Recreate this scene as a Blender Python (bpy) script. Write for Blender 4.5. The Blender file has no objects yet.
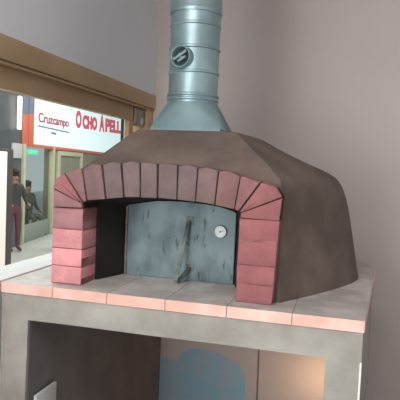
import bpy, bmesh, math, random
from mathutils import Vector, Matrix
random.seed(7)
rd = math.radians
C = bpy.context.scene.collection
SC = bpy.context.scene
ZC = 1.15                      # height of the counter top

# ---------------------------------------------------------------- materials
def lin(c):
    return tuple(((v/255)/12.92 if v/255 <= .04045 else ((v/255+.055)/1.055)**2.4) for v in c) + (1,)

def mat(name, col, rough=.8, metal=0, var=.12, scale=8, col2=None, bump=0, bscale=60, emis=0, spec=.4, attr=None, mix=(.4, .65), stretch=1, specks=None):
    m = bpy.data.materials.new(name); m.use_nodes = True
    nt = m.node_tree; N = nt.nodes; L = nt.links
    b = N['Principled BSDF']
    b.inputs['Roughness'].default_value = rough
    b.inputs['Metallic'].default_value = metal
    b.inputs['Specular IOR Level'].default_value = spec
    tc = N.new('ShaderNodeTexCoord')
    no = N.new('ShaderNodeTexNoise'); no.inputs['Scale'].default_value = scale; no.inputs['Detail'].default_value = 6
    mp_ = N.new('ShaderNodeMapping'); mp_.inputs['Scale'].default_value = (1, 1, stretch)
    L.new(tc.outputs['Object'], mp_.inputs['Vector']); L.new(mp_.outputs['Vector'], no.inputs['Vector'])
    r = N.new('ShaderNodeValToRGB')
    c = lin(col)
    c2 = lin(col2) if col2 else tuple(min(1, v*(1-var*2)) for v in c[:3]) + (1,)
    r.color_ramp.elements[0].position = mix[0]; r.color_ramp.elements[0].color = c2
    r.color_ramp.elements[1].position = mix[1]; r.color_ramp.elements[1].color = c
    L.new(no.outputs['Fac'], r.inputs['Fac'])
    out = r.outputs['Color']
    if attr:
        a = N.new('ShaderNodeAttribute'); a.attribute_name = attr
        mx = N.new('ShaderNodeMix'); mx.data_type = 'RGBA'; mx.blend_type = 'MULTIPLY'; mx.inputs[0].default_value = 1
        L.new(out, mx.inputs[6]); L.new(a.outputs['Color'], mx.inputs[7]); out = mx.outputs[2]
    if specks:
        m3 = N.new('ShaderNodeMapping'); m3.inputs['Scale'].default_value = (1, 1, .28)
        n3 = N.new('ShaderNodeTexNoise'); n3.inputs['Scale'].default_value = 55; n3.inputs['Detail'].default_value = 4
        r3 = N.new('ShaderNodeValToRGB'); r3.color_ramp.elements[0].position = .31; r3.color_ramp.elements[0].color = lin(specks)
        r3.color_ramp.elements[1].position = .37; r3.color_ramp.elements[1].color = (1, 1, 1, 1)
        L.new(tc.outputs['Object'], m3.inputs['Vector']); L.new(m3.outputs['Vector'], n3.inputs['Vector']); L.new(n3.outputs['Fac'], r3.inputs['Fac'])
        m4 = N.new('ShaderNodeMix'); m4.data_type = 'RGBA'; m4.blend_type = 'MULTIPLY'; m4.inputs[0].default_value = 1
        L.new(out, m4.inputs[6]); L.new(r3.outputs['Color'], m4.inputs[7]); out = m4.outputs[2]
    L.new(out, b.inputs['Base Color'])
    if emis:
        L.new(out, b.inputs['Emission Color']); b.inputs['Emission Strength'].default_value = emis
    if bump:
        n2 = N.new('ShaderNodeTexNoise'); n2.inputs['Scale'].default_value = bscale; n2.inputs['Detail'].default_value = 5
        L.new(tc.outputs['Object'], n2.inputs['Vector'])
        bp = N.new('ShaderNodeBump'); bp.inputs['Strength'].default_value = bump; bp.inputs['Distance'].default_value = .01
        L.new(n2.outputs['Fac'], bp.inputs['Height']); L.new(bp.outputs['Normal'], b.inputs['Normal'])
    return m

M = {}
M['brick'] = mat('red_brick', (222, 170, 166), .9, var=.10, scale=14, bump=.5, bscale=70, attr='tint')
M['mortar_red'] = mat('pink_mortar', (165, 112, 110), .95, var=.2, scale=20, bump=.3)
M['mortar_dark'] = mat('dark_mortar', (62, 46, 44), .95, var=.2, scale=20)
M['plaster'] = mat('brown_mortar_render', (120, 104, 96), .95, col2=(98, 84, 77), scale=5, bump=.35, bscale=25)
M['soot'] = mat('soot', (44, 38, 38), .95, var=.2, scale=9, bump=.3, bscale=30)
M['concrete'] = mat('grey_concrete', (172, 168, 160), .9, col2=(142, 138, 130), scale=7, bump=.25, bscale=35, mix=(.3, .7))
M['concrete_in'] = mat('shaded_grey_concrete', (128, 124, 123), .95, col2=(112, 108, 107), scale=5, bump=.2, bscale=35, mix=(.3, .7))  # copy of the counter concrete, darkened to hold the shade under the counter
M['tile_edge'] = mat('salmon_tile', (236, 198, 185), .8, col2=(224, 176, 162), scale=9, bump=.15)
M['tile_top'] = mat('dusty_tile', (200, 194, 190), .5, col2=(168, 162, 158), scale=10, bump=.15)
M['tile_gap'] = mat('tile_grout', (120, 100, 95), .95)
M['wall_white'] = mat('white_wall', (226, 226, 230), .85, var=.02, scale=2)
M['wall_back'] = mat('greige_wall', (206, 195, 190), .8, var=.03, scale=1.5)
M['blue'] = mat('blue_paint', (150, 194, 210), .8, col2=(172, 190, 204), scale=7, mix=(.35, .6))
M['seam'] = mat('brown_seam', (140, 118, 104), .9)
M['floor'] = mat('beige_floor', (150, 140, 130), .5, var=.08, scale=3)
M['ceiling'] = mat('white_ceiling', (215, 213, 210), .9, var=.02)
M['frame'] = mat('tan_window_frame', (196, 168, 130), .45, col2=(182, 152, 114), scale=4)
M['fitting'] = mat('dull_metal', (165, 156, 140), .4, metal=.5, var=.2, scale=20)
M['galv'] = mat('galvanised_steel', (162, 184, 188), .40, metal=.7, col2=(140, 164, 170), scale=10, mix=(.3, .7))
M['galv_hood'] = mat('galvanised_sheet', (132, 154, 156), .6, metal=.4, col2=(116, 138, 142), scale=12, mix=(.3, .7))
M['galv_dark'] = mat('dark_duct', (60, 70, 74), .5, metal=.6)
M['door'] = mat('blue_grey_steel_plate', (136, 154, 156), .6, metal=.1, col2=(98, 113, 118), scale=8, bump=.15, mix=(.36, .58), stretch=.6, specks=(186, 178, 178))
M['rust'] = mat('rusty_edge', (140, 118, 116), .8, var=.2, scale=30)
M['handle'] = mat('worn_grey_steel', (116, 124, 118), .55, metal=.3, col2=(88, 94, 88), scale=30)
M['dial'] = mat('white_dial', (240, 244, 242), .5, var=.01)
M['dial_rim'] = mat('chrome_rim', (200, 205, 205), .3, metal=.8, var=.05)
M['dial_ink'] = mat('dial_ink', (110, 120, 122), .6)
M['white_plaster'] = mat('white_plaster', (235, 230, 224), .9, var=.03)
M['board'] = mat('light_grey_board', (205, 203, 204), .8, var=.04)
# exterior
M['ext_floor'] = mat('pale_floor_tile', (206, 206, 200), .35, var=.05, scale=2)
M['ext_wall'] = mat('olive_shopfront', (150, 146, 126), .7, var=.06, scale=2)
M['ext_dark'] = mat('dark_panel', (92, 96, 102), .4, col2=(70, 72, 78), scale=1.2)
M['ext_post'] = mat('cream_post', (206, 204, 172), .5, var=.05)
M['sign_white'] = mat('lit_sign_face', (214, 234, 236), .4, var=.0, emis=.75)
M['sign_red'] = mat('sign_red_ink', (205, 78, 100), .5, var=.02, emis=.5)
M['sign_ink'] = mat('sign_dark_red_ink', (160, 70, 92), .5, var=.02, emis=.5)
M['sign_grey'] = mat('sign_grey_ink', (110, 120, 138), .5, var=.02, emis=.5)
M['orange'] = mat('orange_side', (206, 108, 84), .5, var=.04, emis=.25)
M['slate'] = mat('slate_blue_side', (128, 134, 156), .5, var=.04, emis=.15)
M['poster'] = mat('lit_poster_panel', (244, 226, 218), .5, var=.0, emis=.4)
M['black_frame'] = mat('dark_frame', (74, 66, 66), .5)
M['green'] = mat('green_lit_sign', (90, 200, 160), .5, emis=.7, var=.02)
M['tube'] = mat('lit_tube', (255, 246, 236), .5, emis=2.2, var=0)
M['store_wall'] = mat('store_wall', (148, 156, 146), .7, var=.05, scale=1)
M['ochre'] = mat('ochre_band', (176, 166, 116), .7)
M['skin'] = mat('skin', (176, 128, 112), .6, var=.05)
M['hair'] = mat('dark_hair', (52, 44, 42), .7)
M['cloth_dark'] = mat('dark_cloth', (72, 70, 72), .9)
M['cloth_green'] = mat('grey_green_cloth', (92, 100, 92), .9)
M['cloth_red'] = mat('dusty_red_cloth', (112, 72, 78), .9)
M['bag_white'] = mat('white_bag', (230, 230, 228), .7, var=.02)
M['wood'] = mat('dark_wood', (94, 76, 62), .6)

g = bpy.data.materials.new('window_glass'); g.use_nodes = True
nt = g.node_tree; nt.nodes.clear()
o_ = nt.nodes.new('ShaderNodeOutputMaterial'); mx = nt.nodes.new('ShaderNodeMixShader')
tr = nt.nodes.new('ShaderNodeBsdfTransparent'); gl = nt.nodes.new('ShaderNodeBsdfGlossy'); mx.inputs[0].default_value = .04
tr.inputs[0].default_value = (.93, .96, .94, 1); gl.inputs['Roughness'].default_value = .03
nt.links.new(tr.outputs[0], mx.inputs[1]); nt.links.new(gl.outputs[0], mx.inputs[2]); nt.links.new(mx.outputs[0], o_.inputs[0])
M['glass'] = g

# ---------------------------------------------------------------- helpers
def obj(name, bm, mats, parent=None, smooth=None, loc=None):
    me = bpy.data.meshes.new(name)
    bmesh.ops.recalc_face_normals(bm, faces=bm.faces)
    bm.to_mesh(me); bm.free()
    if not isinstance(mats, (list, tuple)): mats = [mats]
    for m in mats: me.materials.append(M[m] if isinstance(m, str) else m)
    o = bpy.data.objects.new(name, me); C.objects.link(o)
    if smooth is not None:
        for p in me.polygons: p.use_smooth = True
        me.set_sharp_from_angle(angle=rd(smooth))
    if loc: o.location = loc
    if parent: o.parent = parent
    return o

def empty(name, loc=(0, 0, 0)):
    o = bpy.data.objects.new(name, None); C.objects.link(o); o.location = loc; o.empty_display_size = .1
    return o

def adopt(child, root):
    """parent while keeping world coordinates (roots are unrotated)"""
    child.parent = root
    child.matrix_parent_inverse = Matrix.Translation(-Vector(root.location))
    return child

def tag(o, label=None, cat=None, group=None, kind=None):
    if label: o['label'] = label
    if cat: o['category'] = cat
    if group: o['group'] = group
    if kind: o['kind'] = kind
    return o

def struct(o): o['kind'] = 'structure'; return o

def add_box(bm, x0, x1, y0, y1, z0, z1, bev=0, mi=0, seg=2):
    vs = [bm.verts.new((x, y, z)) for x in (x0, x1) for y in (y0, y1) for z in (z0, z1)]
    idx = [(0, 1, 3, 2), (4, 6, 7, 5), (0, 4, 5, 1), (2, 3, 7, 6), (0, 2, 6, 4), (1, 5, 7, 3)]
    fs = [bm.faces.new([vs[i] for i in f]) for f in idx]
    for f in fs: f.material_index = mi
    if bev:
        es = list({e for f in fs for e in f.edges})
        r = bmesh.ops.bevel(bm, geom=es, offset=bev, segments=seg, affect='EDGES', profile=.5)
        for f in r['faces']: f.material_index = mi
    return fs

def box(name, x0, x1, y0, y1, z0, z1, m, bev=0, parent=None):
    bm = bmesh.new(); add_box(bm, x0, x1, y0, y1, z0, z1, bev)
    return obj(name, bm, m, parent, smooth=35 if bev else None)

def add_prism_y(bm, poly, y0, y1, bev=0, mi=0, tint=None, lay=None):
    """poly in (x,z), extruded along y"""
    old = set(bm.faces)
    a = [bm.verts.new((x, y0, z)) for x, z in poly]; b = [bm.verts.new((x, y1, z)) for x, z in poly]
    fs = [bm.faces.new(a), bm.faces.new(b[::-1])]
    n = len(poly)
    for i in range(n): fs.append(bm.faces.new((a[i], a[(i+1) % n], b[(i+1) % n], b[i])))
    allf = list(fs)
    if bev:
        es = list({e for f in fs for e in f.edges})
        r = bmesh.ops.bevel(bm, geom=es, offset=bev, segments=2, affect='EDGES', profile=.5)
        allf = [f for f in bm.faces if f not in old]
    for f in allf:
        f.material_index = mi
        if lay is not None:
            for l in f.loops: l[lay] = tint
    return allf

def add_prism_z(bm, poly, z0, z1, bev=0, mi=0, bottom_mi=None):
    a = [bm.verts.new((x, y, z0)) for x, y in poly]; b = [bm.verts.new((x, y, z1)) for x, y in poly]
    n = len(poly); fs = [bm.faces.new(a), bm.faces.new(b[::-1])]
    top = fs[1]
    for i in range(n): fs.append(bm.faces.new((a[i], a[(i+1) % n], b[(i+1) % n], b[i])))
    for f in fs: f.material_index = mi
    return top

def add_lathe(bm, prof, center=(0, 0, 0), axis=(0, 0, 1), n=48, mi=0):
    q = Vector((0, 0, 1)).rotation_difference(Vector(axis).normalized())
    c = Vector(center); rings = []
    for r, z in prof:
        if r < 1e-6: rings.append([bm.verts.new(c + q @ Vector((0, 0, z)))])
        else: rings.append([bm.verts.new(c + q @ Vector((r*math.cos(2*math.pi*i/n), r*math.sin(2*math.pi*i/n), z))) for i in range(n)])
    for A, B in zip(rings, rings[1:]):
        for i in range(n):
            j = (i+1) % n
            if len(A) == 1 and len(B) == 1: continue
            if len(A) == 1: f = bm.faces.new((A[0], B[j], B[i]))
            elif len(B) == 1: f = bm.faces.new((A[i], A[j], B[0]))
            else: f = bm.faces.new((A[i], A[j], B[j], B[i]))
            f.material_index = mi

def add_tube(bm, pts, r, n=10, mi=0, flat=1.0):
    rings = []
    for i, p in enumerate(pts):
        p = Vector(p)
        t = (Vector(pts[min(i+1, len(pts)-1)]) - Vector(pts[max(i-1, 0)])).normalized()
        u = t.cross(Vector((0, 1, 0)) if abs(t.y) < .9 else Vector((1, 0, 0))).normalized(); v = t.cross(u)
        rings.append([bm.verts.new(p + r*(math.cos(2*math.pi*k/n)*u + flat*math.sin(2*math.pi*k/n)*v)) for k in range(n)])
    for A, B in zip(rings, rings[1:]):
        for k in range(n): bm.faces.new((A[k], A[(k+1) % n], B[(k+1) % n], B[k])).material_index = mi
    bm.faces.new(rings[0][::-1]).material_index = mi; bm.faces.new(rings[-1]).material_index = mi

# ---------------------------------------------------------------- the room
CX, CY = -.55, 1.45            # room corner
ZB = 1.987                     # top of the window frame
struct(box('floor', -.55, 3.6, -4.5, CY, -.1, 0, 'floor'))
struct(box('ceiling', -.75, 3.6, -4.5, CY+.15, 3.1, 3.2, 'ceiling'))
wb = struct(box('wall_back', -.75, 3.6, CY, CY+.15, 0, 3.1, 'wall_back'))
struct(box('wall_left', -.64, CX, -4.5, CY, ZB, 3.1, 'wall_white'))
struct(box('wall_left', -.70, CX-.005, -4.5, CY, 0, ZC-.02, 'wall_white'))
struct(box('wall_right', 3.5, 3.6, -4.5, CY, 0, 3.1, 'wall_white'))

# blue patch and a seam on the lower part of the back wall, seen through the counter opening
def sheet(name, poly, m):
    bm = bmesh.new(); add_prism_y(bm, poly, CY-.0025, CY+.001)
    return adopt(obj(name, bm, m), wb)
edge = [(-.54, .39), (-.46, .392), (-.42, .398), (-.37, .386), (-.33, .392), (-.315, .42), (-.302, .45), (-.27, .468), (-.22, .478),
        (-.166, .477), (-.11, .474), (-.061, .462), (-.02, .44), (.02, .425), (.055, .402), (.078, .37), (.088, .31), (.096, .21), (.09, .1), (.1, 0), (-.54, 0)]
sheet('blue_paint_patch', edge, 'blue')
sheet('wall_seam', [(.149, .9), (.156, .9), (.166, .2), (.168, 0), (.158, 0), (.156, .3)], 'seam')

# window in the left wall: header, posts, glass, sill
win = empty('window_1', (CX-.08, -1, ZB)); struct(win)
bm = bmesh.new()
add_box(bm, CX-.09, CX+.012, -4.5, CY, 1.905, ZB, .004)
add_box(bm, CX-.09, CX+.006, -4.5, CY, 1.893, 1.901, .002)
add_box(bm, CX-.06, CX-.022, -4.5, 1.18, 1.813, 1.893, .004)
add_box(bm, CX-.06, CX-.035, 1.18, CY, 1.84, 1.893, .004)
adopt(obj('header_frame', bm, 'frame', smooth=35), win)
bm = bmesh.new(); add_box(bm, CX-.052, CX-.028, 1.135, 1.20, ZC-.02, 1.83, .004)
adopt(obj('window_post', bm, 'frame', smooth=35), win)
bm = bmesh.new(); add_box(bm, CX-.14, CX-.002, 1.35, CY-.002, ZC-.02, 1.90, .004)
adopt(obj('corner_post', bm, 'frame', smooth=35), win)
bm = bmesh.new(); add_box(bm, CX-.15, CX-.004, -4.5, CY-.01, ZC-.02, ZC, .003)
adopt(obj('window_sill', bm, 'wall_white', smooth=35), win)
bm = bmesh.new(); add_box(bm, CX-.050, CX-.045, -4.5, 1.12, ZC, 1.82)
adopt(obj('glass_pane', bm, 'glass'), win)
bm = bmesh.new(); add_box(bm, CX-.054, CX-.041, 1.085, 1.095, ZC, 1.82)
adopt(obj('glass_seal', bm, 'black_frame'), win)
# metal fitting fixed in the window corner
fit = empty('window_fitting', (CX-.05, 1.24, 1.82))
tag(fit, 'small dull metal box fitting high in the window corner', 'fitting')
bm = bmesh.new(); add_box(bm, CX-.075, CX-.012, 1.20, 1.345, 1.79, 1.90, .018, seg=4); adopt(obj('housing', bm, 'fitting', smooth=40), fit)
bm = bmesh.new(); add_lathe(bm, [(0, 0), (.02, 0), (.02, .006), (.012, .01), (0, .01)], (CX-.013, 1.28, 1.82), (1, 0, 0), 24); adopt(obj('cap', bm, 'dial_rim', smooth=40), fit)

# ---------------------------------------------------------------- counter
ctr = empty('oven_counter', (.06, .4, 0))
tag(ctr, 'grey cement counter edged with salmon brick tiles carrying the pizza oven', 'counter')
XL, XR, YF = -.536, .665, -.065
def xr(y): return XR + (.735-XR)*(y-YF)/.865      # flared right side
top_poly = [(XL, YF), (XR, YF), (xr(.80), .80), (.738, .87), (.72, .95), (.68, 1.03), (.60, 1.10), (.50, 1.20), (.40, 1.28), (XL, 1.28)]
# tile slab: rows of tiles on a grout bed
bm = bmesh.new()
xs = [XL, -.341, -.143, .057, .256, .456, 9]
ys = [YF, .335, .735, 1.28]
gapw = .0012
# bed
inner = [(XL+.004, YF+.004), (XR-.004, YF+.004), (xr(.80)-.004, .80), (.733, .865), (.715, .945), (.675, 1.025), (.597, 1.095), (.497, 1.195), (.398, 1.275), (XL+.004, 1.275)]
add_prism_z(bm, inner, ZC-.034, ZC-.0015, mi=2)
for j in range(3):
    off = 0 if j % 2 == 0 else .1
    cols = xs if off == 0 else [XL, -.441, -.243, -.043, .156, .356, .556, 9]
    for i in range(len(cols)-1):
        x0, x1, y0, y1 = cols[i]+gapw, cols[i+1]-gapw, ys[j]+(0 if j == 0 else gapw), ys[j+1]-gapw
        if i == 0: x0 = XL
        tile = bmesh.new()
        a = [tile.verts.new(p) for p in ((x0, y0, 0), (x1, y0, 0), (x1, y1, 0), (x0, y1, 0))]
        tile.faces.new(a)
        # clip to the counter outline
        m_ = len(top_poly)
        for k in range(m_):
            p = Vector((*top_poly[k], 0)); q = Vector((*top_poly[(k+1) % m_], 0)); d = q-p
            nn = Vector((d.y, -d.x, 0))
            if not tile.verts: break
            bmesh.ops.bisect_plane(tile, geom=tile.verts[:]+tile.edges[:]+tile.faces[:], plane_co=p, plane_no=nn, clear_outer=True)
        if tile.faces:
            tile.faces.ensure_lookup_table()
            pl = [(v.co.x, v.co.y) for v in tile.faces[0].verts]
            h = random.uniform(-.0008, .0008)
            t = add_prism_z(bm, pl, ZC-.035, ZC+h*0, mi=0)
            t.material_index = 1
        tile.free()
adopt(obj('tile_top', bm, ['tile_edge', 'tile_top', 'tile_gap']), ctr)
# cement slab + front beam + side walls
bm = bmesh.new()
sl = [(XL+.001, YF+.006), (XR-.003, YF+.006), (xr(.80)-.003, .80), (.73, .87), (.715, .95), (.675, 1.03), (.597, 1.10), (.497, 1.20), (.398, 1.27), (XL+.001, 1.27)]
add_prism_z(bm, sl, ZC-.085, ZC-.0355)
adopt(obj('slab', bm, 'concrete'), ctr)
bm = bmesh.new()
# front frame with the rectangular opening, slightly uneven edge
pts_out = [(XL, ZC-.0355), (XR-.003, ZC-.0355), (XR-.004, 0), (.568, 0), (.566, .5), (.559, ZC-.124), (.3, ZC-.1225), (0, ZC-.1235), (-.25, ZC-.122), (-.433, ZC-.123), (-.440, .6), (-.442, 0), (XL, 0)]
add_prism_y(bm, pts_out, YF+.005, YF+.020)
adopt(obj('front_frame', bm, 'concrete'), ctr)
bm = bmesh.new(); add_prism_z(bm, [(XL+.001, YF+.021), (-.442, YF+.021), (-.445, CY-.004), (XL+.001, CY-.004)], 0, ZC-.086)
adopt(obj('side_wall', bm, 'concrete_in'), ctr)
bm = bmesh.new(); add_prism_z(bm, [(.568, YF+.021), (xr(YF+.021)-.004, YF+.021), (xr(.85)-.004, .85), (.70, 1.00), (.64, CY-.004), (.60, CY-.004), (.638, .85)], 0, ZC-.086)  # unseen rear stretch to the back wall, added to block low_lamp's spill
adopt(obj('side_wall', bm, 'concrete'), ctr)
# streak of white filler on the right front corner
bm = bmesh.new(); add_box(bm, XR-.0075, XR-.0015, YF+.0005, YF+.012, .70, ZC-.125, .002)
adopt(tag(obj('filler_streak', bm, 'white_plaster', smooth=40), 'white filler smeared down the front right corner'), ctr)

# board leaning inside
bd = box('leaning_board', -.434, -.422, -.010, .130, 0, .742, 'board', .001)
bd.rotation_euler = (0, 0, 0)
tag(bd, 'light grey board standing upright against the inside of the counter wall', 'board')

# ---------------------------------------------------------------- oven
oven = empty('pizza_oven', (0, .6, ZC))
tag(oven, 'domed wood fired pizza oven with red brick arch and steel door', 'oven')

def bez(p, c, q, t): return ((1-t)**2*p[0]+2*t*(1-t)*c[0]+t*t*q[0], (1-t)**2*p[1]+2*t*(1-t)*c[1]+t*t*q[1])
def outline(a, yf, b, yb, ym=.62):
    R = [(a*k/6, yf) for k in range(0, 6)] + [(a, yf)]
    k1 = 14
    for k in range(1, k1+1): R.append(bez((a, yf), (b, yf+(ym-yf)*.72), (b, ym), k/k1))
    k2 = 16
    for k in range(1, k2+1):
        t = math.pi/2*k/k2; R.append((b*math.cos(t)**.8 if k < k2 else 0, ym+(yb-ym)*math.sin(t)**.9))
    Lh = [(-x, y) for x, y in R[1:-1]][::-1]
    return R + Lh
levels = [(0, .405, .050, .662, 1.18), (.06, .403, .050, .650, 1.175), (.12, .402, .050, .638, 1.17), (.18, .400, .050, .627, 1.16), (.24, .398, .050, .615, 1.15), (.29, .396, .050, .604, 1.14),
          (.33, .394, .050, .592, 1.125), (.36, .392, .051, .580, 1.11), (.378, .390, .054, .570, 1.10), (.392, .386, .064, .560, 1.09), (.405, .374, .082, .546, 1.07), (.42, .356, .102, .520, 1.05), (.44, .334, .129, .475, 1.02),
          (.46, .310, .156, .425, .99), (.48, .284, .182, .378, .96), (.50, .260, .208, .335, .93), (.52, .236, .234, .295, .90), (.54, .210, .261, .258, .87), (.552, .192, .276, .228, .85), (.558, .178, .288, .200, .83)]
bm = bmesh.new(); rings = []
for h, a, yf, b, yb in levels:
    ym = .62 if h < .4 else .62 - (h-.4)*.4
    pts = outline(a, yf, b, yb, ym)
    # the side next to the window is plastered tighter to the arch
    def left(x, y):
        k = min(1, max(0, (h-.30)/.06))
        lim = -(max(.10, .345-max(0, h-.37)*1.35) + .45*(y-.05))
        return max(x, -.532, -.532*(1-k)+lim*k) if y < .6 else max(x, -.532)
    rings.append([bm.verts.new((left(x, y), y, ZC+h)) for x, y in pts])
n = len(rings[0])
for A, B in zip(rings, rings[1:]):
    for i in range(n):
        bm.faces.new((A[i], A[(i+1) % n], B[(i+1) % n], B[i]))
bm.faces.new(rings[0][::-1]); bm.faces.new(rings[-1])
bmesh.ops.remove_doubles(bm, verts=bm.verts, dist=1e-5)
dome = obj('dome', bm, ['plaster', 'soot'])
# vestibule cut
TOPX = [-.279, -.206, -.137, -.07, -.008, .061, .128, .197, .269]
TOPZ = [.406, .423, .431, .435, .434, .432, .427, .419, .405]
BOTX = [-.256, -.187, -.122, -.065, -.006, .061, .123, .187, .252]
BOTZ = [.289, .299, .308, .311, .312, .311, .308, .302, .290]
def vest(w, dz): return [(-w, -.05), (w, -.05), (w, .286+dz)] + [(x*w/.27, z+dz) for x, z in list(zip(BOTX, BOTZ))[::-1]] + [(-w, .284+dz)]
cb = bmesh.new(); secs = []
for y, w, dz in ((-.1, .276, .004), (.114, .276, .004), (.1145, .262, .0), (.262, .214, -.015)):
    secs.append([cb.verts.new((x, y, ZC+z)) for x, z in vest(w, dz)])
for A, B in zip(secs, secs[1:]):
    for i in range(len(A)): cb.faces.new((A[i], A[(i+1) % len(A)], B[(i+1) % len(A)], B[i]))
cb.faces.new(secs[0][::-1]); cb.faces.new(secs[-1])
cut = obj('cutter', cb, 'soot')
md = dome.modifiers.new('b', 'BOOLEAN'); md.object = cut; md.operation = 'DIFFERENCE'; md.solver = 'EXACT'
dg = bpy.context.evaluated_depsgraph_get(); dg.update()
me = bpy.data.meshes.new_from_object(dome.evaluated_get(dg)); dome.modifiers.clear(); dome.data = me
me.materials.clear(); me.materials.append(M['plaster']); me.materials.append(M['soot'])
bpy.data.objects.remove(cut)
for p in me.polygons:
    c = p.center
    p.material_index = 1 if (abs(c.x) < .277 and c.y > .051 and c.y < .2625 and -.01 < c.z-ZC < .318 and not (c.z-ZC < 1e-4 and False)) else 0
    p.use_smooth = True
me.set_sharp_from_angle(angle=rd(24))
adopt(dome, oven)

# brickwork
def brick_mesh(name, bricks, mortar_poly, mortar_mat, y1=.114):
    bm = bmesh.new(); lay = bm.loops.layers.float_color.new('tint')
    fs = add_prism_y(bm, [(x, ZC+z) for x, z in mortar_poly], .008 if 'dark' in mortar_mat else .0035, y1-.002, mi=1)
    for f in fs:
        for l in f.loops: l[lay] = (1, 1, 1, 1)
    for poly, tint in bricks:
        cx = sum(p[0] for p in poly)/len(poly); cz = sum(p[1] for p in poly)/len(poly)
        q = []
        for x, z in poly:
            d = Vector((x-cx, z-cz)); L_ = d.length; d *= (L_-(.0042 if 'dark' in mortar_mat else .003))/L_
            q.append((cx+d.x+random.uniform(-.0012, .0012), ZC+cz+d.y+random.uniform(-.0012, .0012)))
        j = random.uniform(-.002, .002)
        add_prism_y(bm, q, j, y1, .0035, 0, tint, lay)
    o = obj(name, bm, ['brick', mortar_mat], smooth=40)
    return adopt(o, oven)
def tint(base, v=.06):
    k = 1+random.uniform(-v, v); return (base[0]*k, base[1]*k, base[2]*k, 1)
RED_LIT = (1.08, .84, .90); REDR = (.46, .31, .34); GREY = (.27, .35, .365); MIDL = (.33, .36, .38)  # left pier red lightened to carry the corridor light falling on it
zl = [0.001, .063, .124, .191, .263]
lb = [([(-.387, zl[i]), (-.268, zl[i]), (-.268, zl[i+1]), (-.387, zl[i+1])], tint(RED_LIT if i < 3 else (.56, .50, .54))) for i in range(4)]
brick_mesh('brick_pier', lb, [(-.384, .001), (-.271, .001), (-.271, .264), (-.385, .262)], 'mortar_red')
zr = [0.001, .061, .122, .199, .268]
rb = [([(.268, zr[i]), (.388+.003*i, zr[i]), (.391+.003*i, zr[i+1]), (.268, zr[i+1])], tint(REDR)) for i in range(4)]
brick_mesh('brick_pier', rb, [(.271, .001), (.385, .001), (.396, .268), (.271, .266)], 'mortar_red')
ab = []
ab.append(([(-.388, .263), (-.270, .265), (-.272, .281), (-.389, .329)], tint((.50, .46, .49))))
ab.append(([(-.389, .331), (-.2725, .282), (-.271, .284), (-.345, .386), (-.378, .364)], tint((.58, .42, .47))))
ab.append(([(-.344, .386), (-.270, .284), (-.256, .289), (-.279, .407)], tint((.42, .40, .43))))
for i in range(8):
    c = MIDL if i in (0,) else GREY
    if i == 7: c = (.33, .32, .33)
    if i == 6: c = (.29, .34, .35)
    ab.append(([(BOTX[i], BOTZ[i]), (BOTX[i+1], BOTZ[i+1]), (TOPX[i+1], TOPZ[i+1]-.003), (TOPX[i]*.5+TOPX[i+1]*.5, max(TOPZ[i], TOPZ[i+1])+.001), (TOPX[i], TOPZ[i]-.003)], tint(c)))
ab.append(([(.252, .290), (.266, .2865), (.333, .389), (.269, .406)], tint((.37, .31, .33))))
ab.append(([(.2665, .286), (.271, .284), (.404, .344), (.386, .373), (.334, .389)], tint((.42, .31, .33))))
ab.append(([(.269, .268), (.400, .268), (.405, .342), (.271, .283)], tint((.44, .31, .33))))
mp = [(-.386, .264), (-.272, .266), (-.274, .283)] + [(x, z+.004) for x, z in zip(BOTX, BOTZ)] + [(.274, .283), (.272, .268), (.398, .270), (.402, .342), (.384, .370), (.333, .385)] + [(x, z-.006) for x, z in list(zip(TOPX, TOPZ))[::-1]] + [(-.345, .382), (-.376, .361), (-.386, .329)]
brick_mesh('brick_arch', ab, mp, 'mortar_dark')

# steel door set back in the mouth
bm = bmesh.new()
dp = [(-.212, .001), (.212, .001), (.213, .262)] + [(x*.79, z-.020) for x, z in list(zip(BOTX, BOTZ))[::-1]] + [(-.213, .262)]
add_prism_y(bm, [(x, ZC+z) for x, z in dp], .247, .256, .0015)
door = obj('oven_door', bm, 'door', smooth=40); adopt(door, oven)
def dpart(name, bm, m, sm=40, label=None):
    o = obj(name, bm, m, smooth=sm)
    o.parent = door; o.matrix_parent_inverse = Matrix.Identity(4)
    if label: o['label'] = label
    return o
bm = bmesh.new(); add_box(bm, -.2115, -.204, .240, .248, ZC+.001, ZC+.262, .002)
dpart('edge_strip', bm, 'rust', label='rusty pinkish strip along the left edge')
# bent flat bar handle
bm = bmesh.new()
def strap(bm, pts, w, t):
    """flat bar: width w along x, thickness t"""
    vs = []
    for i, p in enumerate(pts):
        p = Vector(p); d = (Vector(pts[min(i+1, len(pts)-1)])-Vector(pts[max(i-1, 0)])).normalized()
        u = Vector((1, 0, 0)); u = (u-u.dot(d)*d).normalized(); v = d.cross(u)
        vs.append([bm.verts.new(p+sx*u*w/2+sy*v*t/2) for sx, sy in ((-1, -1), (1, -1), (1, 1), (-1, 1))])
    for A, B in zip(vs, vs[1:]):
        for k in range(4): bm.faces.new((A[k], A[(k+1) % 4], B[(k+1) % 4], B[k]))
    bm.faces.new(vs[0][::-1]); bm.faces.new(vs[-1])
hp = [(.040, .246, ZC+.226), (.040, .243, ZC+.222), (.038, .236, ZC+.216), (.030, .205, ZC+.13), (.022, .172, ZC+.036), (.020, .166, ZC+.022), (.022, .166, ZC+.012), (.026, .172, ZC+.009), (.034, .200, ZC+.024), (.046, .240, ZC+.046), (.048, .246, ZC+.050)]
strap(bm, hp, .014, .005)
dpart('handle', bm, 'handle', 30, 'bent flat steel bar handle')
bm = bmesh.new()
add_box(bm, .026, .056, .2445, .2475, ZC+.208, ZC+.240, .001)
dpart('handle_bracket', bm, 'handle'); bm = bmesh.new()
add_box(bm, .034, .062, .2445, .2475, ZC+.038, ZC+.062, .001)
dpart('handle_bracket', bm, 'handle')
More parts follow.
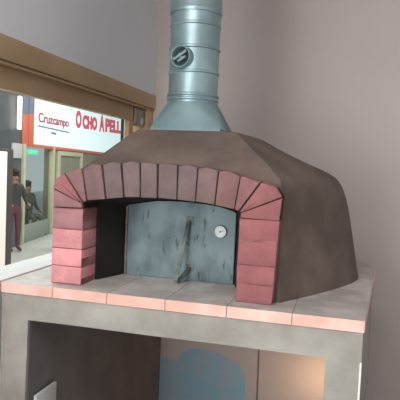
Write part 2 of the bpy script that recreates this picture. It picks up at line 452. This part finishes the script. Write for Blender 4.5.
# thermometer
bm = bmesh.new()
add_lathe(bm, [(0, .0), (.0225, 0), (.0235, .003), (.0235, .009), (.0215, .011), (.0205, .009)], (.159, .247, ZC+.192), (0, -1, 0), 40, 0)
add_lathe(bm, [(.0207, .0088), (0, .0088)], (.159, .247, ZC+.192), (0, -1, 0), 40, 1)
for k in range(11):
    t = rd(225-27*k); 
    p0 = Vector((.159+.0145*math.cos(t), .2379, ZC+.192+.0145*math.sin(t))); p1 = Vector((.159+.0182*math.cos(t), .2379, ZC+.192+.0182*math.sin(t)))
    add_tube(bm, [p0, p1], .0006, 4, 2)
add_tube(bm, [(.159-.003, .2377, ZC+.191), (.159+.010, .2377, ZC+.196)], .0009, 5, 2)
add_lathe(bm, [(0, .012), (.003, .0115), (.0034, .008)], (.159, .247, ZC+.192), (0, -1, 0), 16, 2)
dpart('thermometer', bm, ['dial_rim', 'dial', 'dial_ink'], 40, 'round white dial thermometer')

# ---------------------------------------------------------------- chimney
PX, PY, PR = -.012, .400, .0975
ch = empty('chimney_flue', (PX, PY, ZC+.558))
tag(ch, 'galvanised steel flue pipe on a square hood rising from the oven top', 'chimney')
bm = bmesh.new()
# square to round hood
nseg = 48; zb, zt = ZC+.5585, ZC+.672
hx0, hx1, hy0, hy1 = PX-.134, PX+.142, .290, .515
low = []; up = []
for i in range(nseg):
    t = 2*math.pi*(i+.5)/nseg; c, s = math.cos(t), math.sin(t)
    k = 1/max(abs(c), abs(s))
    low.append(((hx0+hx1)/2+c*k*(hx1-hx0)/2, (hy0+hy1)/2+s*k*(hy1-hy0)/2)); up.append((PX+PR*c, PY+PR*s))
# snap nearest low points to the corners
for cxn, cyn in ((hx0, hy0), (hx1, hy0), (hx0, hy1), (hx1, hy1)):
    j = min(range(nseg), key=lambda k: (low[k][0]-cxn)**2+(low[k][1]-cyn)**2); low[j] = (cxn, cyn)
def ring(pts, z): return [bm.verts.new((x, y, z)) for x, y in pts]
cor = [(hx1, hy1), (hx0, hy1), (hx0, hy0), (hx1, hy0)]
b0r = ring(cor, zb); b1r = ring(cor, zb+.008)
circ = [bm.verts.new((PX+PR*math.cos(2*math.pi*k/48), PY+PR*math.sin(2*math.pi*k/48), zt)) for k in range(48)]
for q in range(4):
    bm.faces.new((b0r[q], b0r[(q+1) % 4], b1r[(q+1) % 4], b1r[q]))
    for k in range(12): bm.faces.new((b1r[q], circ[(q*12+k+1) % 48], circ[q*12+k]))
    bm.faces.new((b1r[q], b1r[(q+1) % 4], circ[(q*12+12) % 48]))
bm.faces.new(b0r[::-1]); bm.faces.new(circ)
adopt(obj('hood', bm, 'galv_hood', smooth=14), ch)
def sleeve(name, z0, z1, r, ridges, m='galv'):
    prof = [(r-.004, z0), (r, z0)]
    for zz, hh in ridges: prof += [(r, zz-.006), (r+hh, zz-.0025), (r+hh, zz+.0025), (r, zz+.006)]
    prof += [(r, z1), (r-.004, z1)]
    bm = bmesh.new(); add_lathe(bm, [(p, z) for p, z in prof], (PX, PY, 0), (0, 0, 1), 64)
    return adopt(obj(name, bm, m, smooth=35), ch)
sleeve('collar', zt-.006, 1.857, PR+.0005, [(1.832, .004), (1.848, .005)])
sleeve('pipe_section', 1.855, 2.165, PR-.001, [(1.935, .0042), (2.027, .0042), (2.115, .0035)])
sleeve('upper_pipe_section', 2.160, 2.245, PR+.003, [(2.170, .002)])
sleeve('top_pipe_section', 2.235, 3.1, PR+.010, [(2.245, .003), (2.6, .003)])
# damper: short ring with a butterfly plate handle
dn = Vector((-.19, -.966, 0)).normalized(); dc = Vector((PX, PY, 1.983)) + dn*(PR-.012)
bm = bmesh.new(); add_lathe(bm, [(.034, 0), (.034, .030), (.037, .034), (.040, .034), (.0415, .030), (.0415, 0)], dc, dn, 40)
dmp = obj('damper_ring', bm, 'galv', smooth=40); adopt(dmp, ch)
bm = bmesh.new(); add_lathe(bm, [(.0345, .0145), (0, .0145)], dc, dn, 32)
dd = obj('damper_plate', bm, 'galv_dark', smooth=40); dd.parent = dmp
bm = bmesh.new()
sd = Vector((0, 0, 1)).cross(dn).normalized(); upv = Vector((0, 0, 1))
b0 = dc+dn*.026
def bar(bm, ang, L_, w, off=0, th=.006):
    ax = (sd*math.cos(ang)+upv*math.sin(ang)); pr = dn.cross(ax).normalized()
    vs = []
    c = b0+pr*off
    for s1 in (-1, 1):
        for s2 in (-1, 1):
            for s3 in (-1, 1): vs.append(bm.verts.new(c+ax*L_*s1+pr*w*s2+dn*th*s3))
    for f in [(0, 1, 3, 2), (4, 6, 7, 5), (0, 4, 5, 1), (2, 3, 7, 6), (0, 2, 6, 4), (1, 5, 7, 3)]: bm.faces.new([vs[i] for i in f])
import builtins
bar(bm, rd(30), .030, .0045, .006); bar(bm, rd(30), .018, .004, -.010); bar(bm, rd(120), .014, .0045, 0, .004)
hd = obj('damper_handle', bm, 'galv'); hd.parent = dmp

# ---------------------------------------------------------------- mall corridor beyond the glass
G = Vector((-5.248, 7.950, 0)); A_ = rd(11.6); D_ = Vector((-math.sin(A_), math.cos(A_), 0)); N_ = Vector((math.cos(A_), math.sin(A_), 0))
FM = Matrix(((D_.x, N_.x, 0, G.x), (D_.y, N_.y, 0, G.y), (0, 0, 1, 0), (0, 0, 0, 1)))
def fbox(name, s0, s1, o0, o1, z0, z1, m, bev=0, parent=None):
    bm = bmesh.new(); add_box(bm, s0, s1, o0, o1, z0, z1, bev); bmesh.ops.transform(bm, matrix=FM, verts=bm.verts)
    o = obj(name, bm, m, smooth=35 if bev else None)
    if parent: adopt(o, parent)
    return o
bm = bmesh.new(); add_prism_z(bm, [(-.70, -6), (-.70, 26), (-14, 26), (-14, -6)], -.1, -.001); struct(obj('floor', bm, 'ext_floor'))
bm = bmesh.new(); add_prism_z(bm, [(-.76, -6), (-.76, 26), (-14, 26), (-14, -6)], 3.7, 3.8); struct(obj('ceiling', bm, 'ceiling'))
# shopfront (wall structure) with an entrance
struct(fbox('wall_shopfront', -9, -.86, -.2, 0, 0, 3.7, 'ext_dark'))
struct(fbox('wall_shopfront', .93, 12, -.2, 0, 0, 3.7, 'ext_wall'))
struct(fbox('wall_shopfront', -.86, .93, -.2, 0, 1.86, 3.7, 'ext_wall'))
struct(fbox('wall_store', -3, 3, -3.2, -3.1, 0, 3.0, 'store_wall'))
dr = struct(empty('door_1', FM @ Vector((0, 0, 0))))
fbox('door_post', -.86, -.76, -.05, .05, 0, 1.84, 'ext_post', .005, dr)
fbox('door_post', .80, .91, -.05, .05, 0, 1.84, 'ext_post', .005, dr)
fbox('door_panel', -.76, .80, -.02, 0, 0, .34, 'store_wall', .005, dr)
fbox('door_pane', -.76, .80, -.015, -.01, .34, 1.84, 'glass', 0, dr)
# shop window right of the entrance
w2 = struct(empty('window_2', FM @ Vector((1.1, 0, 0))))
for a, b, c, d in ((1.12, 1.30, .5, 1.78), (2.95, 3.1, .5, 1.78)): fbox('window_frame', a, b, 0, .05, c, d, 'ext_post', .005, w2)
fbox('window_frame', 1.30, 2.95, 0, .05, 1.68, 1.78, 'ext_post', .005, w2)
fbox('window_pane', 1.30, 2.95, 0, .01, .5, 1.68, 'ext_wall', 0, w2)
# inside the store
struct(fbox('trim_1', -1.2, 3, -3.09, -3.05, 1.25, 1.50, 'ochre'))
# sign
sg = empty('shop_sign', FM @ Vector((4, .1, 1.84)))
tag(sg, 'long lit white shop sign with red lettering across the corridor', 'sign')
fbox('sign_face', -.35, 8.3, .001, .03, 1.86, 3.15, 'sign_white', .01, sg)
fbox('sign_trim', -.35, 8.3, .001, .045, 1.80, 1.86, 'orange', .005, sg)
fbox('sign_end', -.60, -.355, .001, .035, 1.80, 2.42, 'orange', .005, sg)
fbox('sign_end', -.88, -.605, .001, .02, 1.80, 2.38, 'orange', .005, sg)
fbox('sign_end', -.60, -.355, .001, .035, 2.42, 3.15, 'slate', .005, sg)
fbox('sign_end', -.88, -.605, .001, .02, 2.38, 3.15, 'slate', .005, sg)
def text(name, s, u0, z0, size, width, m, rot=0, bold=0.0, space=1.0, parent=sg):
    cu = bpy.data.curves.new(name, 'FONT'); cu.body = s; cu.size = size; cu.extrude = .004; cu.offset = bold; cu.space_character = space
    t = bpy.data.objects.new(name, cu); C.objects.link(t)
    dg = bpy.context.evaluated_depsgraph_get(); dg.update()
    me = bpy.data.meshes.new_from_object(t.evaluated_get(dg)); bpy.data.objects.remove(t)
    w = max(v.co.x for v in me.vertices)-min(v.co.x for v in me.vertices); x0 = min(v.co.x for v in me.vertices)
    TM = Matrix(((D_.x, 0, N_.x, 0), (D_.y, 0, N_.y, 0), (0, 1, 0, 0), (0, 0, 0, 1)))
    me.transform(Matrix.Translation((-x0, 0, 0))); me.transform(Matrix.Scale(width/w, 4, (1, 0, 0))); me.transform(Matrix.Rotation(rot, 4, 'Z'))
    me.transform(TM); me.transform(Matrix.Translation(FM @ Vector((u0, .036, z0))))
    o = bpy.data.objects.new(name, me); C.objects.link(o); me.materials.clear(); me.materials.append(M[m]); adopt(o, parent)
    return o
text('lettering', 'Cruzcampo', -.13, 2.30, .26, 1.98, 'sign_ink', rd(1.3), .004)
text('lettering', 'O', 2.42, 2.40, .52, .50, 'sign_red', rd(2), .03)
text('lettering', 'CHO', 3.02, 2.42, .42, 1.50, 'sign_red', rd(2), .03)
text('lettering', 'A', 4.78, 2.46, .62, .62, 'sign_red', rd(2), .03)
text('lettering', 'PELL', 5.52, 2.50, .50, 2.25, 'sign_red', rd(2), .03)
# small unreadable line under the brand lettering
fbox('small_text_line', -.15, 1.92, .025, .034, 2.205, 2.235, 'sign_grey', 0, sg)
fbox('small_text_line', .66, .98, .025, .034, 2.11, 2.155, 'sign_grey', 0, sg)
# green emergency sign over the entrance
ex = fbox('emergency_sign', -.70, -.20, .02, .07, 1.66, 1.75, 'green', .005)
tag(ex, 'small green lit emergency sign under the end of the shop sign', 'sign')
# grey notice left of the door post
nb = fbox('notice_board', -1.35, -.92, .004, .034, 1.58, 1.84, 'board', .004)
tag(nb, 'light grey notice panel left of the shop entrance', 'notice')
nt_ = fbox('lamp_tube', -1.20, -1.10, .03, .09, 2.08, 2.66, 'tube', .02)
tag(nt_, 'short vertical lit lamp tube left of the shop sign', 'lamp')
# poster totem
tt = empty('poster_stand', (-3.62, 4.2, 0)); tag(tt, 'pale backlit poster in a dark frame standing in the corridor', 'poster')
bm = bmesh.new(); add_box(bm, -3.68, -3.60, 3.3, 4.63, 0, 1.69, .01); adopt(obj('frame', bm, 'black_frame', smooth=35), tt)
bm = bmesh.new(); add_box(bm, -3.605, -3.592, 3.40, 4.48, .17, 1.655, .003); adopt(obj('panel', bm, 'poster', smooth=35), tt)

# people far off
def figure(name, base, yaw, joints, radii, edges, mats_fn, label):
    me = bpy.data.meshes.new(name); me.from_pydata(joints, edges, []); o = bpy.data.objects.new(name, me); C.objects.link(o)
    md = o.modifiers.new('s', 'SKIN'); sv = me.skin_vertices[0].data
    for i, r in enumerate(radii): sv[i].radius = (r, r) if not isinstance(r, tuple) else r
    sv[0].use_root = True
    o.modifiers.new('u', 'SUBSURF').levels = 2
    dg = bpy.context.evaluated_depsgraph_get(); dg.update()
    m2 = bpy.data.meshes.new_from_object(o.evaluated_get(dg)); o.modifiers.clear(); o.data = m2
    m2.materials.clear()
    for k in ('skin', 'cloth_dark', 'cloth_red', 'cloth_green'): m2.materials.append(M[k])
    for p in m2.polygons: p.material_index = mats_fn(p.center); p.use_smooth = True
    o.location = base; o.rotation_euler = (0, 0, yaw)
    tag(o, label, 'person'); return o
def hair_mesh(c, r, parent, long=0):
    bm = bmesh.new(); bmesh.ops.create_icosphere(bm, subdivisions=3, radius=r, matrix=Matrix.Translation(c))
    for v in bm.verts:
        d = v.co-Vector(c)
        if d.y < 0 and d.z < r*.35: v.co = Vector(c)+Vector((d.x*.85, d.y*.35, d.z*.8))
        elif d.z < 0: v.co.z -= long*(-d.z/r)
    o = obj('hair', bm, 'hair', smooth=60); o.parent = parent; return o
def person(base, yaw, label, h=1.5, seated=False, top=1, low=1):
    k = h/1.7; J = []; R = []; E = []
    def j(x, y, z, r, p=None):
        J.append((x*k, y*k, z*k)); R.append(r*k if not isinstance(r, tuple) else (r[0]*k, r[1]*k))
        if p is not None: E.append((p, len(J)-1))
        return len(J)-1
    dz = -.45 if seated else 0
    pel = j(0, 0, .95+dz, (.15, .11)); wa = j(0, 0, 1.12+dz, (.13, .10), pel); chs = j(0, 0, 1.32+dz, (.17, .11), wa)
    nk = j(0, -.01, 1.47+dz, .055, chs); hd0 = j(0, -.02, 1.55+dz, .075, nk); hd1 = j(0, -.02, 1.63+dz, .09, hd0)
    for s in (-1, 1):
        sh = j(s*.17, 0, 1.40+dz, .06, chs); el = j(s*.24, -.02, 1.13+dz, .045, sh)
        wr = j(s*.22, -.20, 1.02+dz, .032, el); hn = j(s*.20, -.28, 1.02+dz, .035, wr); j(s*.19, -.34, 1.01+dz, .018, hn)
        hp_ = j(s*.09, 0, .88+dz, .09, pel)
        if seated: kn = j(s*.11, -.42, .90+dz, .07, hp_); an = j(s*.11, -.42, .10, .045, kn)
        else: kn = j(s*.10, -.01, .50, .065, hp_); an = j(s*.10, .01, .10, .045, kn)
        j(s*.10, (-.42 if seated else 0)-.16, .035, .032, an)
    zt_ = (1.46+dz)*k; zl_ = (.98+dz)*k
    def fn(c):
        if c.z > zt_ or (c.y < -.20*k and c.z > zl_): return 0
        return top if c.z > zl_ else low
    o = figure('person', base, yaw, J, R, E, fn, label)
    hair_mesh((0, .005*k, (1.66+dz)*k), .118*k, o, .12*k)
    # face details
    for s in (-1, 1):
        bm = bmesh.new()
        bmesh.ops.create_icosphere(bm, subdivisions=1, radius=.012*k, matrix=Matrix.Translation((s*.032*k, -.10*k, (1.61+dz)*k)))
        e = obj('eye', bm, 'cloth_dark'); e.parent = o
    bm = bmesh.new(); add_box(bm, -.022*k, .022*k, -.107*k, -.095*k, (1.545+dz)*k, (1.555+dz)*k)
    f = obj('mouth', bm, 'cloth_dark'); f.parent = o
    return o
CAMP = Vector((.58, -1.7, 0)); TC = lambda s, d: (FM @ Vector((s, 0, 0))) + (CAMP-(FM @ Vector((s, 0, 0)))).normalized()*d
pb = TC(-1.15, .45); person((pb.x, pb.y, 0), rd(60), 'standing person in dark jacket and dusty red trousers outside the shop entrance', 1.34, False, 1, 2)
ps = TC(-.52, -1.3); person((ps.x, ps.y, 0), rd(70), 'person in grey green top sitting behind the shop door glass', 1.45, True, 3, 3)
st = empty('stool', (ps.x, ps.y, 0)); tag(st, 'dark wooden stool under the seated person behind the shop door', 'stool')
bm = bmesh.new(); add_lathe(bm, [(0, .32), (.17, .32), (.18, .335), (.17, .35), (0, .35)], (ps.x, ps.y, 0)); adopt(obj('seat', bm, 'wood', smooth=40), st)
for q in range(4):
    t = rd(45+90*q); bm = bmesh.new(); add_tube(bm, [(ps.x+.12*math.cos(t), ps.y+.12*math.sin(t), .325), (ps.x+.17*math.cos(t), ps.y+.17*math.sin(t), 0)], .014)
    adopt(obj('leg', bm, 'wood', smooth=40), st)
# low red topped table with a white bag
tb = empty('small_table', FM @ Vector((.15, -.45, 0))); tag(tb, 'small table with dusty red top inside the shop door', 'table')
fbox('table_top', -.40, .06, -.60, -.15, .60, .66, 'cloth_red', .01, tb)
for a in (-.38, 0):
    for b in (-.58, -.21): fbox('leg', a, a+.04, b, b+.04, 0, .605, 'black_frame', 0, tb)
bg = fbox('white_box', -.25, -.02, -.45, -.25, .661, .76, 'bag_white', .01); tag(bg, 'white box on the red table inside the shop', 'box')
cr = fbox('white_crate', -1.30, -1.0, .75, 1.0, 0, .42, 'bag_white', .015); tag(cr, 'white carrier box on the corridor floor beside the standing person', 'box')

# ---------------------------------------------------------------- lights
def area(name, loc, rot, sx, sy, p, col):
    l = bpy.data.lights.new(name, 'AREA'); l.shape = 'RECTANGLE'; l.size = sx; l.size_y = sy; l.energy = p; l.color = col
    o = bpy.data.objects.new(name, l); C.objects.link(o); o.location = loc; o.rotation_euler = rot; return o
area('room_ceiling_light', (-.1, -2.1, 3.05), (0, 0, 0), 1.4, .8, 62, (1, .95, .92))
area('corridor_ceiling_light', (-2.6, 3.0, 3.6), (0, 0, 0), 2.5, 6, 250, (1, .98, .96))
area('corridor_ceiling_light', (-3.2, 9.5, 3.6), (0, 0, 0), 2.5, 6, 120, (1, .98, .96))
area('window_daylight', (-.50, -2.9, 1.35), (rd(90), 0, rd(-70)), 2.2, 1.5, 110, (.96, .98, 1))
area('store_ceiling_light', tuple(FM @ Vector((0, -1.6, 2.9))), (0, 0, 0), 1.5, 1.5, 45, (1, 1, .96))
pl = bpy.data.lights.new('low_lamp', 'POINT'); pl.energy = 1.8; pl.color = (1, .62, .38); pl.shadow_soft_size = .04
po = bpy.data.objects.new('low_lamp', pl); C.objects.link(po); po.location = (.55, 1.22, .41)

w = bpy.data.worlds.new('World'); SC.world = w; w.use_nodes = True
w.node_tree.nodes['Background'].inputs[0].default_value = (.62, .66, .72, 1); w.node_tree.nodes['Background'].inputs[1].default_value = .7

# ---------------------------------------------------------------- camera
cam = bpy.data.cameras.new('Camera'); co = bpy.data.objects.new('Camera', cam); C.objects.link(co); SC.camera = co
yaw, pit, rol = rd(14.6), rd(-3.5), rd(2.5)
f = Vector((-math.sin(yaw)*math.cos(pit), math.cos(yaw)*math.cos(pit), math.sin(pit))); r0 = Vector((math.cos(yaw), math.sin(yaw), 0)); u0 = r0.cross(f)
r = math.cos(rol)*r0 + math.sin(rol)*u0; u = -math.sin(rol)*r0 + math.cos(rol)*u0
co.matrix_world = Matrix(((r.x, u.x, -f.x, .58378), (r.y, u.y, -f.y, -1.70524), (r.z, u.z, -f.z, 1.57610), (0, 0, 0, 1)))
cam.sensor_width = 36; cam.sensor_fit = 'HORIZONTAL'; cam.lens = 36*550/400; cam.clip_start = .05
vs = SC.view_settings; vs.view_transform = 'Standard'; vs.look = 'None'; vs.exposure = .14; vs.gamma = 1; vs.use_curve_mapping = False
